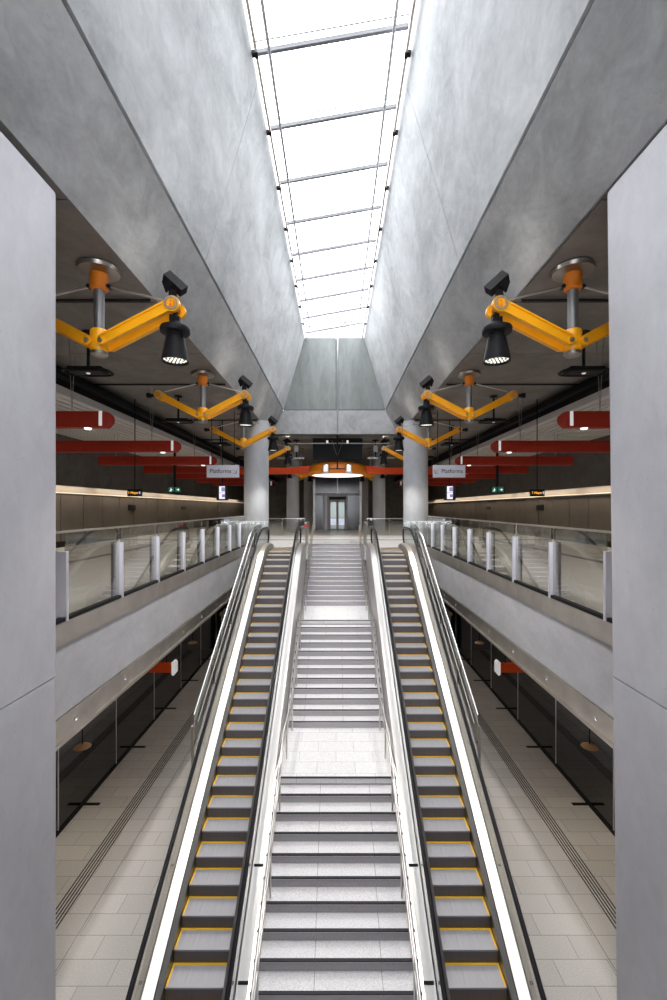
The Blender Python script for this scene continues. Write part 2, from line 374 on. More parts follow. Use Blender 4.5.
# piers beside the camera
for s in (-1, 1):
    xb, xt = (3.74, 3.74) if s < 0 else (3.78, 3.62)
    R = .16; plan = []
    for cx, cy, a0 in ((R, R, 180), (.95-R, R, 270), (.95-R, 4.50-R, 0), (R, 4.50-R, 90)):
        for k in range(6):
            a = math.radians(a0+k*18); plan.append((cx+R*math.cos(a), cy+R*math.sin(a)))
    t = thing('concrete_pier', 'broad pale concrete pier with rounded edges at the %s edge of the photo' % SIDE[s], 'pillar', (s*3.74, 1.35, 0), 'piers flanking the view')
    zc = E-2.25
    def sec(z0, z1, name):
        vs = []
        for z in (z0, z1):
            x0 = xb+(xt-xb)*max(0, min(1, z/(E+4.2)))-3.74
            vs += [(s*(x0+px), py, z) for px, py in plan]
        n = len(plan)
        m = MB().add(vs, [tuple(range(n))[::-1], tuple(range(n, 2*n))] + [(i, (i+1)%n, n+(i+1)%n, n+i) for i in range(n)])
        m.build(name, M['conc_pier'], t)
    sec(0, zc-.008, 'lower_block'); sec(zc+.008, E+4.2, 'upper_block')
    MB().box(s*.03, s*.9, .05, 4.25, zc-.02, zc+.02).build('joint', M['back'], t)
# round columns
def column(x, y, r, z0, z1, label):
    c = MB().lathe([(0,0),(r,0),(r,z1-z0),(0,z1-z0)], (0,0,0), 40).build('round_column', M['conc_col'], None, (x, y, z0))
    tag(c, label, 'pillar', 'round concrete columns')
for s in (-1, 1):
    column(s*3.98, 21.5, .61, 0, CZ, 'large round concrete column at the top of the %s escalator' % SIDE[s])
    column(s*3.35, 33.5, .49, UF, CZ, 'darker round concrete column beyond the stairs to the %s of the lift' % SIDE[s])
    column(s*2.95, 45.5, .46, UF, CZ, 'pale slim round column far back on the %s of the lift' % SIDE[s])

# ---------------------------------------------------------------- stairs
RI, TR = .17, .331
st = thing('staircase', 'wide pale stone staircase with two landings between the two escalators', 'stairs', (0, 0, 0))
SX = 1.37
def flight(y_front, z_top, n):                    # y_front: front nosing of the topmost tread
    for k in range(n):
        y = y_front-TR*k; z = z_top-RI*k
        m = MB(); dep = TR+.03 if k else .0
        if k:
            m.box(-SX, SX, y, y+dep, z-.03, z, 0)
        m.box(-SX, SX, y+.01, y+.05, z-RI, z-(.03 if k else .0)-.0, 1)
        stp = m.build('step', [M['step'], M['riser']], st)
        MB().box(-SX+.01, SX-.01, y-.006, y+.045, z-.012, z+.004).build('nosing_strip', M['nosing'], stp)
        SUP.append((y, z))
SUP = []
y1, z1 = 9.735, E-6.108
y2, z2 = 15.58, E-6.108+12*RI
flight(y1, z1, 19)
flight(y2, z2, 12)
y3 = 17.88+13*TR-TR+.0
nz3 = (UF-z2)/14
RI_old = RI; RI = nz3; TR_old = TR; TR = (YE-17.88)/13
flight(YE, UF, 14); RI = RI_old; TR = TR_old
MB().box(-SX, SX, y1, y2-11*TR+.05, z1-.12, z1).build('landing', M['landing'], st)
MB().box(-SX, SX, y2, 17.95, z2-.12, z2).build('landing', M['landing'], st)
# solid side stringers and underside
ys0 = y1-18*TR; prof = [(ys0-.0, 0), (ys0, RI), (y1, z1-.02), (y2-11*TR, z1-.02), (y2, z2-.02), (17.9, z2-.02), (YE, UF-.02), (YE, UF-.7), (17.9, z2-.6), (y2, z2-.6), (y2-11*TR+.3, z1-.6), (y1, z1-.6), (ys0+1.3, 0)]
for s in (-1, 1): MB().prism(prof, s*(SX-.02), s*(SX+.03)).build('stringer', M['steel'], st)
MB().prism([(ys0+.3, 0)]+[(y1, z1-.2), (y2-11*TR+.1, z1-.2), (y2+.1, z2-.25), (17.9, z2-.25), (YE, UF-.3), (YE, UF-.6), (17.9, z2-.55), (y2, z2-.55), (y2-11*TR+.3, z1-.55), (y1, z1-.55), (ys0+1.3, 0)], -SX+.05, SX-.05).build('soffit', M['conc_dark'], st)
# stair handrails
for s in (-1, 1):
    t = thing('stair_handrail', 'tubular steel handrail on posts along the %s side of the stone stairs' % SIDE[s], 'handrail', (s*1.2, 0, 0), 'handrails of the stairs')
    def tread(y): return max([z for yy, z in SUP if yy <= y] or [0])
    base = [(ys0-.3, 0.0), (ys0, RI), (y1, z1), (y2-11*TR-TR, z1), (y2, z2), (17.88-TR, z2), (YE, UF), (YE+.5, UF)]
    for o_, nm in ((.97, 'top_rail'), (.70, 'lower_rail')):
        MB().tube([(0, y, z+o_) for y, z in base], .022, 10).build(nm, M['steel'], t)
    def zb(y):
        for (a, za), (b, zb_) in zip(base, base[1:]):
            if a <= y <= b: return za+(zb_-za)*(y-a)/(b-a)
        return 0
    y = ys0+.15
    while y < YE+.5:
        MB().tube([(0, y, tread(y)+.006), (0, y, zb(y)+.97)], .02, 8).build('post', M['steel'], t); y += 1.31

# ---------------------------------------------------------------- escalators
SL = .577
YT, YBm = (UF+2.99)/SL, 2.99/SL
def zpath(y):
    def blend(y, yc, a): # quadratic corner rounding
        return SL*(y-yc+a)**2/(4*a)
    if y < YBm-.8: return 0
    if y < YBm+.8: return blend(y, YBm, .8)
    if y <= YT-.8: return -2.99+SL*y
    if y < YT+.8: return UF-SL*(YT+.8-y)**2/(4*.8)
    return UF
YS = [3.9, 4.38, 4.6, 4.9, 5.18, 5.5, 5.98] + [6.6+k for k in range(11)] + [17.36, 17.7, 18.0, 18.4, 18.8, 19.2, 20.1]
def loft(mb, prof, ys=YS, mi=0, cap=True):
    n = len(prof); vs = [(x, y, max(zpath(y)+o, .01) if o < -.3 else zpath(y)+o) for y in ys for x, o in prof]
    fs = [(i*n+k, i*n+(k+1)%n, (i+1)*n+(k+1)%n, (i+1)*n+k) for i in range(len(ys)-1) for k in range(n)]
    if cap: fs += [tuple(range(n)), tuple(range(len(vs)-n, len(vs)))]
    mb.add(vs, fs, mi); return mb
for s in (-1, 1):
    xc = s*2.40
    t = thing('escalator', 'steep %s escalator with black handrails and yellow edged grey steps' % SIDE[s], 'escalator', (xc, 0, 0), 'pair of escalators')
    # truss cladding
    loft(MB(), [(-.90, .16), (-.90, -.85), (.90, -.85), (.90, .16), (.86, .16), (.86, -.5), (-.86, -.5), (-.86, .16)], [y for y in YS if y > 6.4]).build('truss_cladding', M['truss'], t)
    for q in (-1, 1):
        inner = (q == -s)                                    # side next to the stairs
        xo = .98 if inner else .92; xg = .72 if inner else .80
        loft(MB(), [(q*.505, -.25), (q*.515, .10), (q*.53, .10), (q*.53, -.25)]).build('skirt_panel', M['steel_d'], t)
        loft(MB(), [(q*.505, .10), (q*.585, .19), (q*.585, .12), (q*.52, .06)]).build('inner_deck', M['chrome'], t)
        loft(MB(), [(q*.585, .165), (q*.605, .165), (q*.605, .12), (q*.585, .12)]).build('deck_seal', M['rubber'], t)
        loft(MB(), [(q*.605, .19), (q*(xg-.01), .23), (q*(xg-.01), .15), (q*.605, .13)]).build('balustrade_deck', M['beige'], t)
        loft(MB(), [(q*(xg+.02), .22), (q*(xo-.02), .22), (q*xo, .20), (q*xo, .10 if not inner else -2.4), (q*(xo-.02), .10 if not inner else -2.4), (q*(xo-.02), .18), (q*(xg+.02), .18)]).build('outer_deck', M['cream'], t)
        # glass with rounded newel at the top
        gy = [y for y in YS if y < 20]
        end = [(20.1+.34*math.sin(a), UF+.55-.0+.36*math.cos(a)) for a in [k*PI/8 for k in range(9)]]
        sta = [(3.9-.34*math.sin(a), .55-.36*math.cos(a)) for a in [k*PI/8 for k in range(9)]]
        top = [(y, zpath(y)+.91) for y in YS]; bot = [(y, zpath(y)+.19) for y in YS]
        gm = MB(); x0, x1 = q*(xg-.006), q*(xg+.006)
        vs = [(x, y, z) for y, z in top for x in (x0, x1)] + [(x, y, z) for y, z in bot for x in (x0, x1)]
        n = len(top); fs = []
        for i in range(n-1):
            a, b_ = 2*i, 2*i+2; c, d = 2*n+2*i, 2*n+2*i+2
            fs += [(a, b_, d, c), (a+1, c+1, d+1, b_+1), (a, a+1, b_+1, b_)]
        gm.add(vs, fs); gm.prism(end, x0, x1)
        gm.build('glass_balustrade', M['glass'], t)
        hp = [(q*xg, y, z) for y, z in sta[::-1]] + [(q*xg, y, z+.03) for y, z in top] + [(q*xg, y, z+.03) for y, z in end[1:]]
        MB().tube(hp, .042, 10, flat=1.25).build('handrail', M['rubber'], t)
        loft(MB(), [(q*(xg-.02), .88), (q*(xg-.02), .90), (q*(xg+.02), .90), (q*(xg+.02), .88)]).build('handrail_guide', M['chrome'], t)
        # joint caps on the deck
        for yy in (7.2, 8.6):
            MB().bar((q*(xg+.04), yy, zpath(yy)+.228), (q*(xo-.02), yy, zpath(yy)+.228), .05, .012).build('joint_cover', M['black'], t)
    # steps
    y = 4.885; k = 0; proto = None; safety = None
    while y < 18.9:
        z = zpath(y)
        if k == 0:
            pr = MB().box(-.5, .5, 0, .40, -.03, 0, 0).box(-.5, .5, .005, .03, -.24, -.03, 1)
            proto = pr.build('step', [M['tread'], M['riserm']], t, (0, y, z))
            safety = MB().box(-.5, .5, .355, .398, 0, .004).box(s*.465, s*.498, .02, .355, 0, .004).build('safety_line', M['yellow'], proto)
        else:
            c = proto.copy(); COL.objects.link(c); c.location = (0, y, z)
            c2 = safety.copy(); COL.objects.link(c2); c2.parent = c
        y += .4; k += 1
    MB().box(-.5, .5, 18.95, 20.1, UF-.03, UF+.005).build('comb_plate', plain('comb_plate', (.55,.47,.35), .35, .7), t)
    MB().box(-.5, .5, 3.6, 5.0, -.02, .012).build('floor_plate', M['steel'], t)
    # outer glass guard with handrail
    g = thing('glass_guard', 'sloping clear glass guard with steel rail outside the %s escalator' % SIDE[s], 'balustrade', (s*3.50, 0, 0), 'guards outside the escalators')
    GY = [10.6, 12, 13.5, 15, 16.5, 17.36, 18.1, 18.8, 19.6, 20.2]
    loft(MB(), [(-.006, .05), (.006, .05), (.006, 1.1), (-.006, 1.1)], GY).build('glass_panel', M['glass'], g)
    MB().tube([(0, y, zpath(y)+1.12) for y in GY], .02, 8).build('top_rail', M['steel'], g)
    MB().tube([(-s*.09, y, zpath(y)+.92) for y in GY], .018, 8).build('hand_rail', M['steel_d'], g)
    for yy in (12.2, 14.2, 16.2, 18.2):
        MB().tube([(-s*.09, yy, zpath(yy)+.9), (-s*.04, yy, zpath(yy)+.78), (-s*.04, yy, zpath(yy)+.3)], .018, 8).build('bracket', M['black'], g)
    loft(MB(), [(-.05, -.05), (.05, -.05), (.05, .08), (-.05, .08)], GY).build('shoe', M['steel_d'], g)
    MB().bar((-.0, 10.5, zpath(10.5)-.35), (0, 10.5, zpath(10.5)+.95), .05, .08, (0,1,0)).build('end_post', M['bronze'], g)
    for yy in (11, 14.5, 18): MB().box(-s*.165, 0, yy-.05, yy+.05, zpath(yy)-.05, zpath(yy)+.0).build('fixing', M['steel_d'], g)

# newel posts with guard glass at the stair head
for s in (-1, 1):
    g = thing('landing_guard', 'short glass screen on posts at the stair head beside the %s escalator' % SIDE[s], 'balustrade', (s*1.42, 20.3, UF), 'short screens at the stair head')
    MB().box(-.006, .006, 0, 1.5, .06, 1.1).build('glass_panel', M['glass'], g)
    for yy in (0, .75, 1.5): MB().tube([(0,yy,0),(0,yy,1.15)], .03, 8).build('post', M['steel'], g)
    MB().box(-.03, .03, -.02, 1.52, 1.13, 1.17).build('top_rail', M['steel'], g)
    if s < 0: MB().box(-.14, .14, -.03, -.015, .95, 1.05).build('red_label', M['redlabel'], g)
    # guards across the end of the void next to the columns
    g = thing('void_end_guard', 'low glass guard across the void end between %s escalator and column' % SIDE[s], 'balustrade', (s*3.24, 20.36, UF), 'guards across the void end')
    MB().box(0, s*1.1, -.006, .006, .03, 1.2).build('glass_panel', M['glass'], g)
    MB().box(0, s*1.1, -.02, .02, 1.2, 1.23).build('top_rail', M['steel'], g)
    MB().box(0, s*1.1, -.03, .03, 0, .06).build('shoe', M['steel_d'], g)
    # far guards
    g = thing('far_glass_guard', 'straight glass guard on the concourse far to the %s of the lift' % SIDE[s], 'balustrade', (s*2.1, 29.0, UF), 'guards near the lift')
    for k in range(3):
        MB().box(s*(k*1.5+.02), s*(k*1.5+1.48), -.006, .006, .05, 1.12).build('glass_panel', M['glass'], g)
    for k in range(4): MB().tube([(s*k*1.5, 0, 0), (s*k*1.5, 0, 1.15)], .025, 8).build('post', M['steel'], g)
    MB().box(0, s*4.5, -.02, .02, 1.12, 1.16).build('top_rail', M['steel'], g)

# ---------------------------------------------------------------- balcony balustrades
for s in (-1, 1):
    t = thing('balcony_balustrade', 'glass balustrade with steel fins along the edge of the %s balcony' % SIDE[s], 'balustrade', (s*4.3, 0, 0), 'balcony balustrades')
    MB().box(-.03*s, .12*s, 5.9, 20.3, E-2.14, E-1.80).build('edge_band', M['bronze'], t)
    MB().box(-.0*s, .10*s, 5.9, 20.3, E-1.80, E-1.74).build('glass_shoe', M['black'], t)
    P0, DP = 6.86, 1.786
    for k in range(0, 8):
        y = P0+k*DP
        MB().box(-s*.02, s*.16, y-.03, y+.03, E-1.84, E-.69).build('fin', M['fin'], t, bevel=.004)
        MB().box(s*.17, s*.20, y-.05, y+.05, E-1.84, E-.69).build('fin_edge', M['black'], t)
        y1_ = min(y+DP-.02, 20.3)
        if y1_ > y: MB().box(s*.04, s*.055, y+.035, y1_-.02, E-1.76, E-.40).build('glass_panel', M['glass_b'], t)
    MB().box(s*.02, s*.08, 5.9, 20.3, E-.40, E-.365).build('top_rail', M['steel'], t)
    # inner lower handrail
    MB().tube([(s*.22, 5.9, E-.92), (s*.22, 20.3, E-.92)], .02, 8).build('hand_rail', M['chrome'], t)

# ---------------------------------------------------------------- lower platform level
PX = 7.95
for s in (-1, 1):
    t = thing('platform_screen', 'tall dark glass platform screen beside the %s tracks' % SIDE[s], 'glass screen', (s*PX, 0, 0), 'platform screens')
    D0, DD = 12.3, 3.24
    for k in range(-6, 11):
        y = D0+k*DD
        if y > 40.2: break
        MB().box(0, s*.03, y+.02, y+DD-.02, .12, FZ-.25).build('pane', M['smoke'], t)
        MB().box(-s*.015, s*.03, y-.018, y+.018, .1, FZ-.2).build('mullion', M['fin'], t)
        (y < 26 or y > 33) and MB().box(-s*.5, 0, y+1.2, y+1.32, 0.001, .012).build('threshold_plate', M['black'], t)
    MB().box(-s*.06, s*.05, YB+.03, 43.5, FZ-.25, FZ+.01).build('header', M['steel_d'], t)
    MB().box(-s*.03, s*.05, YB+.03, 43.5, 0, .12).build('plinth', M['black'], t)
    a = MB()
    for k in range(5): a.box(s*(6.2+k*.075), s*(6.23+k*.075), YB, 28.2, .0, .006)
    o = a.build('tactile_strip', M['nosing']); tag(o, 'dark ribbed guide strip in the %s platform floor' % SIDE[s], 'guide strip', 'tactile strips')
    # grey enclosure at the platform end
    t = thing('plant_enclosure', 'grey enclosure with a sloping top at the %s platform end' % SIDE[s], 'enclosure', (s*5.5, 28.45, 0), 'enclosures at platform ends')
    MB().prism([(-2.1*s, 0), (2.1*s, 0), (2.1*s, 2.35), (1.5*s, 2.9), (-2.1*s, 2.9)], 0, 3, 'XZ').build('body', M['lavender'], t)
    MB().prism([(2.13*s, 2.33), (1.5*s, 2.93), (-2.1*s, 2.93), (-2.1*s, 3.0), (1.55*s, 3.0), (2.2*s, 2.36)], -.05, 3, 'XZ').build('sloping_top', M['cream'], t)
    MB().box(s*2.16, s*2.3, .1, .2, 0, 2.4).build('door_post', M['black'], t)
    # lamps under the slab
    for i, (y, m) in enumerate(((11.7, 'lamp'), (20.7, 'warm'), (26.2, 'warm'))):
        z = E-6.5
        p_ = thing('pendant_lamp', '%s round dish lamp hanging over the %s platform' % (['nearest', 'second nearest', 'farthest'][i], SIDE[s]), 'lamp', (s*6.9, y, z), 'dish lamps over the platform')
        MB().lathe([(0,.08),(.1,.075),(.2,.02),(.22,0),(.2,0),(.09,.05),(0,.055)], (0,0,0), 24).build('dish', M['warm'], p_)
        MB().lathe([(0,.01),(.17,.01),(.17,.03),(0,.03)], (0,0,0), 20).build('lens', M['lamp'] if i == 0 else M['warm'], p_)
        MB().tube([(0,0,.07),(0,0,FZ-z+.02)], .015, 8).build('stem', M['black'], p_)
        if i == 0: spot('lamp_glow', (0,0,-.02), 60, 2.2, (1,.88,.7), p_)
    b = thing('platform_beam_light', 'red beam light with a white end hanging over the %s platform' % SIDE[s], 'light', (s*6.4, 17.0, E-6.3), 'red beam lights under the slab')
    MB().box(s*.05, s*1.45, -.12, .12, -.17, .17).build('beam', M['redor'], b, bevel=.02)
    MB().prism([(s*.05,-.24),(s*.05,.24),(-s*.02,.28),(-s*.09,.2),(-s*.09,-.2),(-s*.02,-.28)], -.15, .15, 'XZ').build('end_lens', M['white'], b)
    for q in (.3, 1.2): MB().tube([(s*q,0,.17),(s*q,0,FZ-(E-6.3)+.02)], .012, 8).build('hanger', M['black'], b)
    for k in range(5):                                   # unseen linear lights added under the slab to brighten the platform
        y = 4+k*5
        f = tag(MB().box(-.06, .06, -1.2, 1.2, -.03, .03).build('added_batten', M['wash'], None, (s*5.3, y, FZ-.005)), '%s added warm batten light under the %s platform ceiling' % (ORD[k], SIDE[s]), 'light', 'added battens under the slab')
        area('added_batten_glow', (s*5.3, y, FZ-.05), .12, 2.4, 20, (0,0,0), (1,.88,.74))

# ---------------------------------------------------------------- ceiling: corrugated soffit and services
for s in (-1, 1):
    m = MB()
    for k in range(14): m.prism([(s*(8.42+.34*k), E+3.47), (s*(8.60+.34*k), E+3.47), (s*(8.65+.34*k), E+3.62), (s*(8.37+.34*k), E+3.62)], YB, 61.9, 'XZ')
    struct(m.build('ceiling.002', M['corr'])); struct(MB().box(s*8.45, s*12.99, YB, 61.9, E+3.63, E+3.68).build('ceiling.003', M['black']))
    struct(MB().box(s*8.40, s*8.44, YB, 61.9, E+3.62, CZ).build('trim_5' if s < 0 else 'trim_6', M['black']))
    struct(MB().box(s*8.33, s*8.38, YB, 61.9, E+3.46, E+3.70).build('trim_7' if s < 0 else 'trim_8', M['corr']))
    tag(MB().box(-.13, .13, -13, 18, -.06, .06).build('cable_tray', M['black'], None, (s*8.18, 13, E+3.95)), 'black cable tray along the edge of the %s ribbed ceiling' % SIDE[s], 'cable tray')
    for k in range(4):
        yy = 8.8+k*6.0
        c = tag(MB().tube([(s*3.8, yy, CZ-.05), (s*8.3, yy, CZ-.05)], .03, 8).build('conduit', M['black']), '%s dark conduit crossing the %s concrete ceiling' % (ORD[k], SIDE[s]), 'pipe', 'ceiling conduits')

# yellow arm spotlights
def arm_fixture(x, y, s, label, lit=True):
    t = thing('spotlight_arm', label, 'lamp', (x, y, CZ), 'yellow armed spotlights')
    MB().lathe([(0,0),(.34,0),(.36,-.03),(.34,-.09),(.18,-.12),(0,-.12)], (0,0,0), 32).build('ceiling_plate', M['steel_d'], t)
    MB().lathe([(.0,-.12),(.15,-.12),(.15,-.38),(.12,-.41),(0,-.41)], (0,0,0), 24).build('collar', M['orange'], t)
    MB().lathe([(.0,-.40),(.09,-.40),(.085,-1.2),(0,-1.2)], (0,0,0), 20).build('pole', M['chrome'], t)
    hub = MB().lathe([(.0,-1.12),(.135,-1.12),(.15,-1.15),(.15,-1.48),(.13,-1.52),(0,-1.52)], (0,0,0), 24)
    hub.build('hub', M['amber'], t)
    MB().lathe([(.0,-1.51),(.145,-1.51),(.145,-1.56),(.11,-1.585),(0,-1.585)], (0,0,0), 24).build('hub_cap', M['steel_d'], t)
    L, H0, H1 = 1.36, -1.36, -.72
    for q in (-s, s):                                   # -s points towards the void
        ex = q*L; big = (q == -s)
        for w_ in (-.15, .15):
            m = MB(); p, e = Vector((q*.12, w_, H0)), Vector((ex, w_, H1))
            m.bar(p, e, .05, .15); 
            dv = (e-p).normalized(); up = Vector((-dv.z*q, 0, dv.x*q))
            for sg in (-1, 1): m.bar(p+up*sg*.075, e+up*sg*.085, .10, .028)
            m.lathe([(0,-.04),(.14,-.04),(.14,.04),(0,.04)], tuple(e), 20, axis='Y')
            m.lathe([(0,-.035),(.08,-.035),(.08,.035),(0,.035)], tuple(p), 14, axis='Y')
            a_ = m.build('arm', M['amber'], t)
            if w_ < 0:
                ring = MB().lathe([(.12,-.05),(.12,-.075),(.088,-.075),(.088,-.05)], tuple(e), 22, axis='Y'); ring.build('joint_ring', M['steel'], a_)
                MB().box(e.x-.045, e.x-.02, e.y-.07, e.y-.03, e.z-.055, e.z+.055).box(e.x+.02, e.x+.045, e.y-.07, e.y-.03, e.z-.055, e.z+.055).box(e.x-.03, e.x+.03, e.y-.07, e.y-.03, e.z-.012, e.z+.012).build('emblem', M['amber'], a_)
                MB().lathe([(0,-.06),(.04,-.06),(.04,-.03)], tuple(p), 12, axis='Y').build('pivot_bolt', M['steel'], a_)
        MB().tube([(ex, -.2, H1), (ex, .2, H1)], .06, 12).build('axle', M['orange'], t)
        MB().tube([(q*.17, 0, -.34), (ex-q*.12, 0, H1+.12)], .018, 8).build('stay_rod', M['steel'], t)
        MB().lathe([(0,-.05),(.035,-.05),(.035,.05),(0,.05)], (q*.18,0,-.34), 10, axis='Y').build('rod_clevis', M['black'], t)
        if big:
            m = MB().tube([(ex, 0, H1), (ex, 0, H1-.32)], .04, 12)
            m.box(ex-.09, ex+.03, -.05, .05, H1-.26, H1-.13).box(ex+.05, ex+.09, -.04, .04, H1-.30, H1-.16)
            m.lathe([(0,-.26),(.10,-.26),(.12,-.31),(.12,-.34),(.25,-.35),(.26,-.37),(.26,-.43),(.25,-.45),(.13,-.46),(.13,-.50),(.155,-.52),(.235,-.93),(.24,-.96),(.228,-.96),(.15,-.60),(0,-.60)], (ex,0,H1), 32)
            sp = m.build('spot_housing', M['black'], t)
            lens = MB().lathe([(0,-.915),(.22,-.915)], (ex,0,H1), 28)
            lens.build('lens_surround', M['black'], sp)
            dots = MB()
            for rr, nn in ((0,1),(.065,6),(.125,12),(.185,18)):
                for k in range(nn):
                    a = 2*PI*k/nn; cx, cy = ex+rr*math.cos(a), rr*math.sin(a)
                    dots.lathe([(0,-.925),(.02,-.925),(.023,-.915)], (cx,cy,H1), 8)
            dots.build('led_lens', M['led'], sp)
            if lit: spot('spot_glow', (ex,0,H1-1.0), 420, 1.7, (1,.95,.88), t)
            m = MB().bar((ex+.02*s, 0, H1+.1), (ex-.0*s, 0, H1+.34), .03, .07).bar((ex+.09*s, 0, H1+.1), (ex+.07*s, 0, H1+.34), .03, .07)
            m.build('flood_bracket', M['black'], t)
            m = MB(); cx = ex+.0*s; cz = H1+.44
            m.bar((cx+s*.15, -.03, cz+.13), (cx-s*.15, .03, cz-.13), .16, .17, (0,.4,1))
            m.bar((cx+s*.17, -.03, cz+.08), (cx+s*.10, -.03, cz-.12), .2, .03, (0,.4,1))
            m.build('floodlight', M['black'], t)
            if lit: l_ = spot('flood_glow', (ex,0,H1+.6), 14, 2.6, (1,.96,.9), t); l_.rotation_euler = (0, PI*.80*-s if s > 0 else PI*.80, 0)
        else:
            MB().tube([(ex+q*.1, 0, H1), (ex+q*.34, 0, H1)], .05, 10).box(ex+q*.3, ex+q*.42, -.06, .06, H1-.07, H1+.07).build('end_socket', M['black'], t)
    return t
for s in (-1, 1):
    for i, y in enumerate((7.7, 13.7, 19.7, 25.9)):
        arm_fixture(s*4.24, y, s, '%s yellow armed spotlight fixture under the %s concrete ceiling' % (ORD[i], SIDE[s]), i < 4)
    # small yellow cluster far behind, next to the lift
    for i, (x, y) in enumerate(((2.5, 31.0), (2.95, 34.6))):
        t = thing('distant_arm_light', '%s small yellow arm light by the %s side of the lift' % (['nearer', 'farther'][i], SIDE[s]), 'lamp', (s*x, y, CZ), 'yellow arm lights near the lift')
        MB().lathe([(0,0),(.25,0),(.25,-.1),(.08,-.12),(.08,-1.6),(0,-1.6)], (0,0,0), 16).build('stem', M['steel_d'], t)
        for q in (-1, 1):
            for w_ in (-.15, .15): MB().bar((q*.08, w_, -2.0), (q*.85, w_, -1.62), .06, .13).lathe([(0,-.04),(.13,-.04),(.13,.04),(0,.04)], (q*.85, w_, -1.62), 14, axis='Y').build('arm', M['amber'], t)
            MB().lathe([(0,-1.7),(.2,-1.75),(.2,-1.82),(.12,-1.84),(.2,-2.15),(0,-2.1)], (q*.85,0,0), 16).build('spot_housing', M['black'], t)
        MB().lathe([(0,-1.6),(.13,-1.6),(.13,-2.1),(0,-2.1)], (0,0,0), 16).build('hub', M['amber'], t)
    # oval ring fixtures
    for i, y in enumerate((10.5, 16.5, 22.5, 28.5)):
        t = thing('oval_ring_fixture', '%s black oval fixture on a stem under the %s concrete ceiling' % (ORD[i], SIDE[s]), 'ceiling fixture', (s*6.05, y, CZ-.005), 'black oval ceiling fixtures')
        MB().lathe([(0,0),(.14,0),(.14,-.05),(.035,-.06),(.035,-.9),(0,-.9)], (0,0,0), 14).build('stem', M['black'], t)
        ov = []
        for k in range(33):
            a = 2*PI*k/32; ov.append((.55*math.copysign(abs(math.cos(a))**.6, math.cos(a)), .28*math.copysign(abs(math.sin(a))**.6, math.sin(a)), -.98))
        MB().tube(ov, .03, 8, cap=False).build('ring', M['black'], t)
        MB().box(-.42, .42, -.2, .2, -1.0, -.88).build('body', M['black'], t, bevel=.03)
        MB().lathe([(0,-1.02),(.04,-1.02),(.05,-1.0)], (0,0,0), 12).build('sensor', M['white'], t)

# red beam lights
for s in (-1, 1):
    for i in range(7):
        y = 10.75+4.65*i
        z = E+2.2
        ex = 6.35 if i in (1, 3, 5) else 5.65
        ex = 5.65
        t = thing('red_beam_light', '%s red beam light hanging beneath the %s ribbed ceiling' % (ORD[i], SIDE[s]), 'light', (s*ex, y, z), 'red beam lights')
        MB().prism([(-.10,.20),(.10,.20),(.15,.0),(.10,-.20),(-.10,-.20),(-.15,0)], s*.06, s*5.35, 'YZ').build('beam', M['red'], t)
        hx = [(-.10,.20),(.10,.20),(.15,.0),(.10,-.20),(-.10,-.20),(-.15,0)]
        MB().add([(s*.06, a, b) for a, b in hx]+[(-s*.08, a*.6, b*.45) for a, b in hx], [tuple(range(6)), tuple(range(11,5,-1))]+[(j, (j+1)%6, 6+(j+1)%6, 6+j) for j in range(6)]).build('end_cap', M['red'], t)
        MB().box(s*.12, s*.2, -.155, -.145, -.17, .19).build('end_light', M['white'], t)
        MB().lathe([(0,-.24),(.07,-.24),(.09,-.2),(0,-.2)], (s*.55,0,0), 16).build('downlight', M['lamp'], t)
        MB().box(s*1.2, s*5.0, -.04, .04, -.215, -.2).build('light_slot', M['wash'], t) if i == 99 else None
        for q in (.95, 4.6):
            for w_ in (-.3, .3): MB().tube([(s*q,0,.2),(s*(q+w_*.3),0,(CZ if q < 2 else E+3.47)-z)], .009, 6).build('cable', M['steel_d'], t)
        spot('beam_glow', (s*.55,0,-.3), 80, 2.6, (1,.88,.74), t)

# central ring light with wings
t = thing('ring_light', 'large orange round light with red wings over the far landing', 'light', (0.1, 28.0, E+2.1), None)
MB().lathe([(1.55,0.02),(1.80,0),(1.9,.2),(1.82,.55),(1.6,.72),(0,.80)], (0,0,0), 48).build('drum', M['orange'], t)
MB().lathe([(0,0),(1.6,0),(1.72,.03)], (0,0,0), 48).build('diffuser', M['lamp'], t)
for q in (-1, 1):
    MB().prism([(q*1.7,.14),(q*1.7,.66),(q*3.2,.52),(q*8.5,.5),(q*8.5,.12),(q*3.2,.10)], -.12, .12, 'XZ').build('wing', M['redor'], t)
    MB().tube([(q*1.2,0,.7),(q*1.2,0,CZ-(E+2.1))], .015, 8).build('hanger', M['black'], t)
    MB().tube([(q*3.1,0,.5),(q*3.1,0,CZ-(E+2.1))], .015, 8).build('hanger', M['black'], t)
tag(MB().box(-1.52, 1.52, -.15, .15, -1.3, 0).build('black_panel_box', M['black'], None, (.1, 26.6, CZ-.005)), 'big black box under the ceiling above the orange ring light', 'box')
t = thing('twin_floodlight', 'pair of pale floodlights on a black stem below the end beam', 'light', (.08, 25.35, CZ))
MB().tube([(0,0,0),(0,0,-2.0)], .045, 10).build('stem', M['black'], t)
MB().box(-.75, .75, -.03, .03, -2.02, -1.96).build('crossbar', M['black'], t)
for q in (-1, 1):
    MB().tube([(q*.32,0,-.3),(0,0,-1.3)], .015, 6).build('stay', M['steel_d'], t)
    MB().box(q*.68-.2, q*.68+.2, -.12, .06, -2.25, -1.72).build('floodlight', M['steel'], t, bevel=.09)
    MB().box(q*.68-.13, q*.68+.13, -.135, -.11, -2.15, -1.82).build('lens', M['white'], t)
    MB().lathe([(0,0),(.06,0),(.07,-.15),(0,-.15)], (q*.6,0,-.32), 12).build('small_spot', M['white'], t)
tag(MB().tube([(-2.9,0,0),(3.2,0,0)], .035, 8).build('ceiling_pipe', M['steel'], None, (0, 25.8, CZ-.42)), 'long pale pipe running across under the end beam', 'pipe')
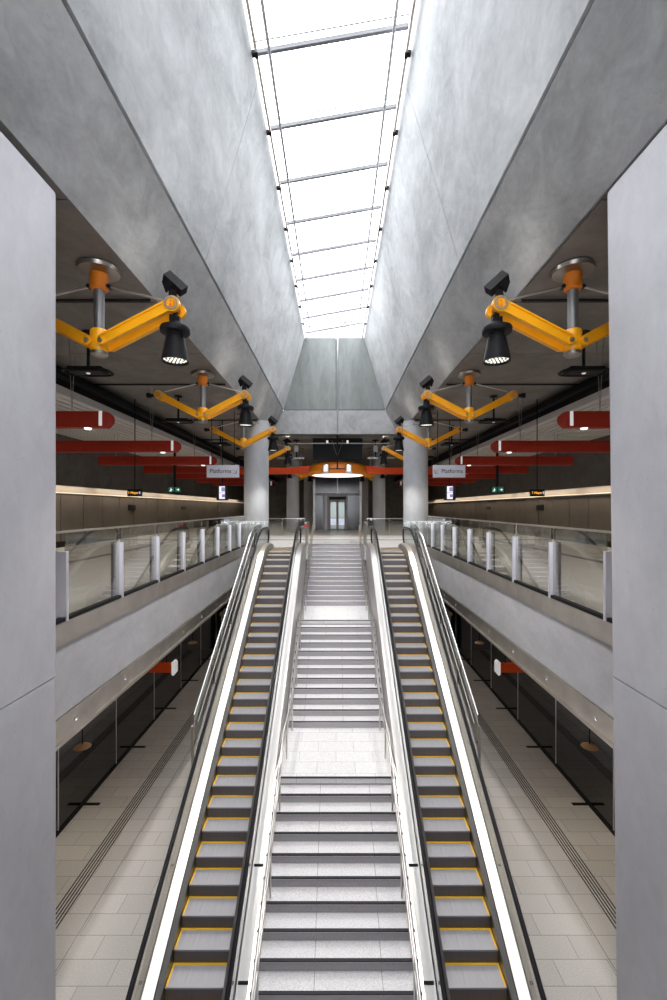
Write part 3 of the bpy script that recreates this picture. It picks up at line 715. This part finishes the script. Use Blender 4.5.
# hanging speakers between ceiling and ring
for s in (-1, 1):
    for i, (x, y) in enumerate(((3.2, 27.2), (2.5, 27.2))):
        t = thing('hanging_speaker', '%s black speaker post hanging %s of the black panel box' % (['outer', 'inner'][i], SIDE[s]), 'speaker', (s*x, y, CZ), 'black speaker posts')
        MB().tube([(0,0,0),(0,0,-1.1)], .04, 8).lathe([(0,0),(.2,0),(.2,-.06),(0,-.06)], (0,0,0), 14).build('stem', M['black'], t)
        MB().box(-.13, .13, -.1, .1, -.75, -.35).build('cabinet', M['steel_d'], t)
        MB().box(-.5, .5, -.05, .05, -1.2, -1.1).build('crossbar', M['steel_d'], t)

# ---------------------------------------------------------------- lift
t = thing('glass_lift', 'glass fronted lift with steel frame at the centre of the far landing', 'lift', (.12, 36.0, UF))
W, Hh = 1.95, 4.55
for x in (-W, W): MB().box(x-.09, x+.09, 0, .2, 0, Hh).build('frame_post', M['steel_d'], t)
for x in (-1.15, -.78, .78): MB().box(x-.07, x+.07, -.05, .15, 0, 2.9).build('frame_post', M['liftf'], t)
MB().box(-W, W, -.02, .18, 2.9, 3.0).build('transom', M['liftf'], t)
MB().box(-W, W, 0, .2, Hh-.1, Hh).build('head_beam', M['steel_d'], t)
MB().box(-.04, .04, 0, .12, 3.08, Hh).build('upper_mullion', M['steel_d'], t)
MB().box(-W, -1.23, .08, .1, 0, 2.9).box(.86, W, .08, .1, 0, 2.9).box(-W, W, .08, .1, 3.08, Hh-.1).build('side_glass', plain('lift_glass', (.015,.015,.017), .15), t)
MB().box(-1.07, -.86, .03, .1, 0, 2.9).build('call_panel', M['signg'], t)
MB().box(-.72, .72, -.06, .02, 2.55, 2.8).build('indicator_panel', M['black'], t)
for q in (-1, 1):
    d = MB().box(min(0,q*.68)+.02, max(0,q*.68)-.02, 0, .04, 0, .12).box(min(0,q*.68)+.02, max(0,q*.68)-.02, 0, .04, 2.33, 2.45)
    d.box(q*.02, q*.10, 0, .04, 0, 2.45).box(q*.58, q*.66, 0, .04, 0, 2.45)
    dd = d.build('door', M['liftf'], t)
    MB().box(q*.1, q*.58, .015, .025, .12, 2.33).build('door_glass', plain('door_glass', (.20,.28,.26), .1, 0, .25, (.55,.7,.66)), dd)
    MB().box(q*.1, q*.58, .0, .012, .42, .95).build('notice', M['screen'], dd)
MB().box(-W+.1, W-.1, .2, 2.6, -.0, .05).box(-W+.1, -W+.15, .3, 2.6, 0, Hh).box(W-.15, W-.1, .3, 2.6, 0, Hh).box(-W+.1, W-.1, 2.55, 2.6, 0, Hh).build('shaft', M['steel_d'], t)
t.location.z = UF

# ---------------------------------------------------------------- signs and displays
for s in (-1, 1):
    t = thing('platforms_sign', 'grey %s sign reading Platforms with a diagonal arrow' % SIDE[s], 'sign', (s*4.99, 19.0, E+1.62), 'platforms signs')
    MB().box(-.71, .71, -.05, .05, -.27, .27).build('panel', M['signg'], t, bevel=.01)
    text('Platforms', .25, M['ink'], t, (-.1 if s < 0 else .13, -.056, 0))
    x = .52 if s < 0 else -.54; q = 1 if s < 0 else -1
    MB().bar((x-q*.09, -.056, .09), (x+q*.08, -.056, -.08), .008, .02, (0,-1,0)).bar((x-q*.06, -.056, -.09), (x+q*.09, -.056, -.09), .008, .02).bar((x+q*.09, -.056, -.09), (x+q*.09, -.056, .06), .02, .008).build('arrow', M['ink'], t)
    for xx in (-.5, .5): MB().tube([(xx,0,.27),(xx,0,CZ-E-1.62)], .015, 8).build('hanger', M['black'], t)
    t = thing('information_screen', 'small upright lit information screen beside the %s column' % SIDE[s], 'screen', (s*5.55, 21.0, E+.75), 'information screens')
    MB().box(-.27, .27, -.05, .1, -.37, .37).build('housing', M['black'], t)
    MB().box(-.14, .14, -.06, -.045, -.31, .31).build('display', M['screen'], t)
    MB().box(-.03, .15, -.065, -.058, .06, .26).box(-.15, .15, -.065, -.058, -.02, .0).box(.0, .15, -.065, -.058, -.22, -.08).build('printed_lines', M['ink_soft'], t)
    MB().tube([(0,.02,.37),(0,.02,CZ-E-.75)], .025, 8).build('stem', M['black'], t)
    t = thing('exit_sign', 'small green exit sign hanging in front of the %s wall' % SIDE[s], 'sign', (s*9.0, 24.0, E+1.02), 'green exit signs')
    MB().box(-.36, .36, -.05, .05, -.17, .17).build('housing', M['black'], t)
    for q in (-1, 1):
        MB().box(q*.18-.15, q*.18+.15, -.06, -.045, -.14, .14).build('face', M['green'], t)
    pic = plain('pictogram', (.9,1,.95), .5, 0, .6, (.7,1,.85))
    MB().bar((.12,-.064,.0),(.25,-.064,.0),.006,.03).bar((.2,-.064,.06),(.26,-.064,0),.006,.03).bar((.2,-.064,-.06),(.26,-.064,0),.006,.03).build('arrow', pic, t)
    MB().bar((-.2,-.064,.03),(-.17,-.064,-.1),.006,.03).bar((-.2,-.064,.03),(-.12,-.064,-.02),.006,.03).bar((-.2,-.064,-.02),(-.26,-.064,-.1),.006,.03).box(-.21,-.17,-.067,-.061,.06,.1).build('pictogram', pic, t)
    MB().box(-.06, .06, -.04, .04, .17, 2.45).build('stem', M['black'], t)
    t = thing('departure_display', 'small black departure display with orange text near the %s wall' % SIDE[s], 'screen', (s*7.95, 17.0, E+.60), 'departure displays')
    MB().box(-.27, .27, -.06, .06, -.14, .14).build('housing', M['black'], t)
    text('1 Nayar', .13, M['orange_led'], t, (-.03, -.066, 0), 'led_text')
    MB().box(.2, .24, -.066, -.06, -.05, .05).build('blue_marker', M['blue_led'], t)
    MB().tube([(0,0,.14),(0,0,CZ-E-.6)], .02, 8).build('stem', M['black'], t)
# small wall fittings on the bronze panels
for s in (-1, 1):
    for i, (y, z, w_, h_) in enumerate(((27.2, .02, .45, .35), (36.5, .0, .5, .25))):
        tag(MB().box(-.05, 0, -w_, w_, -h_/2, h_/2).build('wall_box', M['black'], None, (s*12.93-(0 if s > 0 else -.05), y, E+z)), '%s small black box on the %s bronze wall panels' % (['nearer', 'farther'][i], SIDE[s]), 'box', 'black wall boxes')
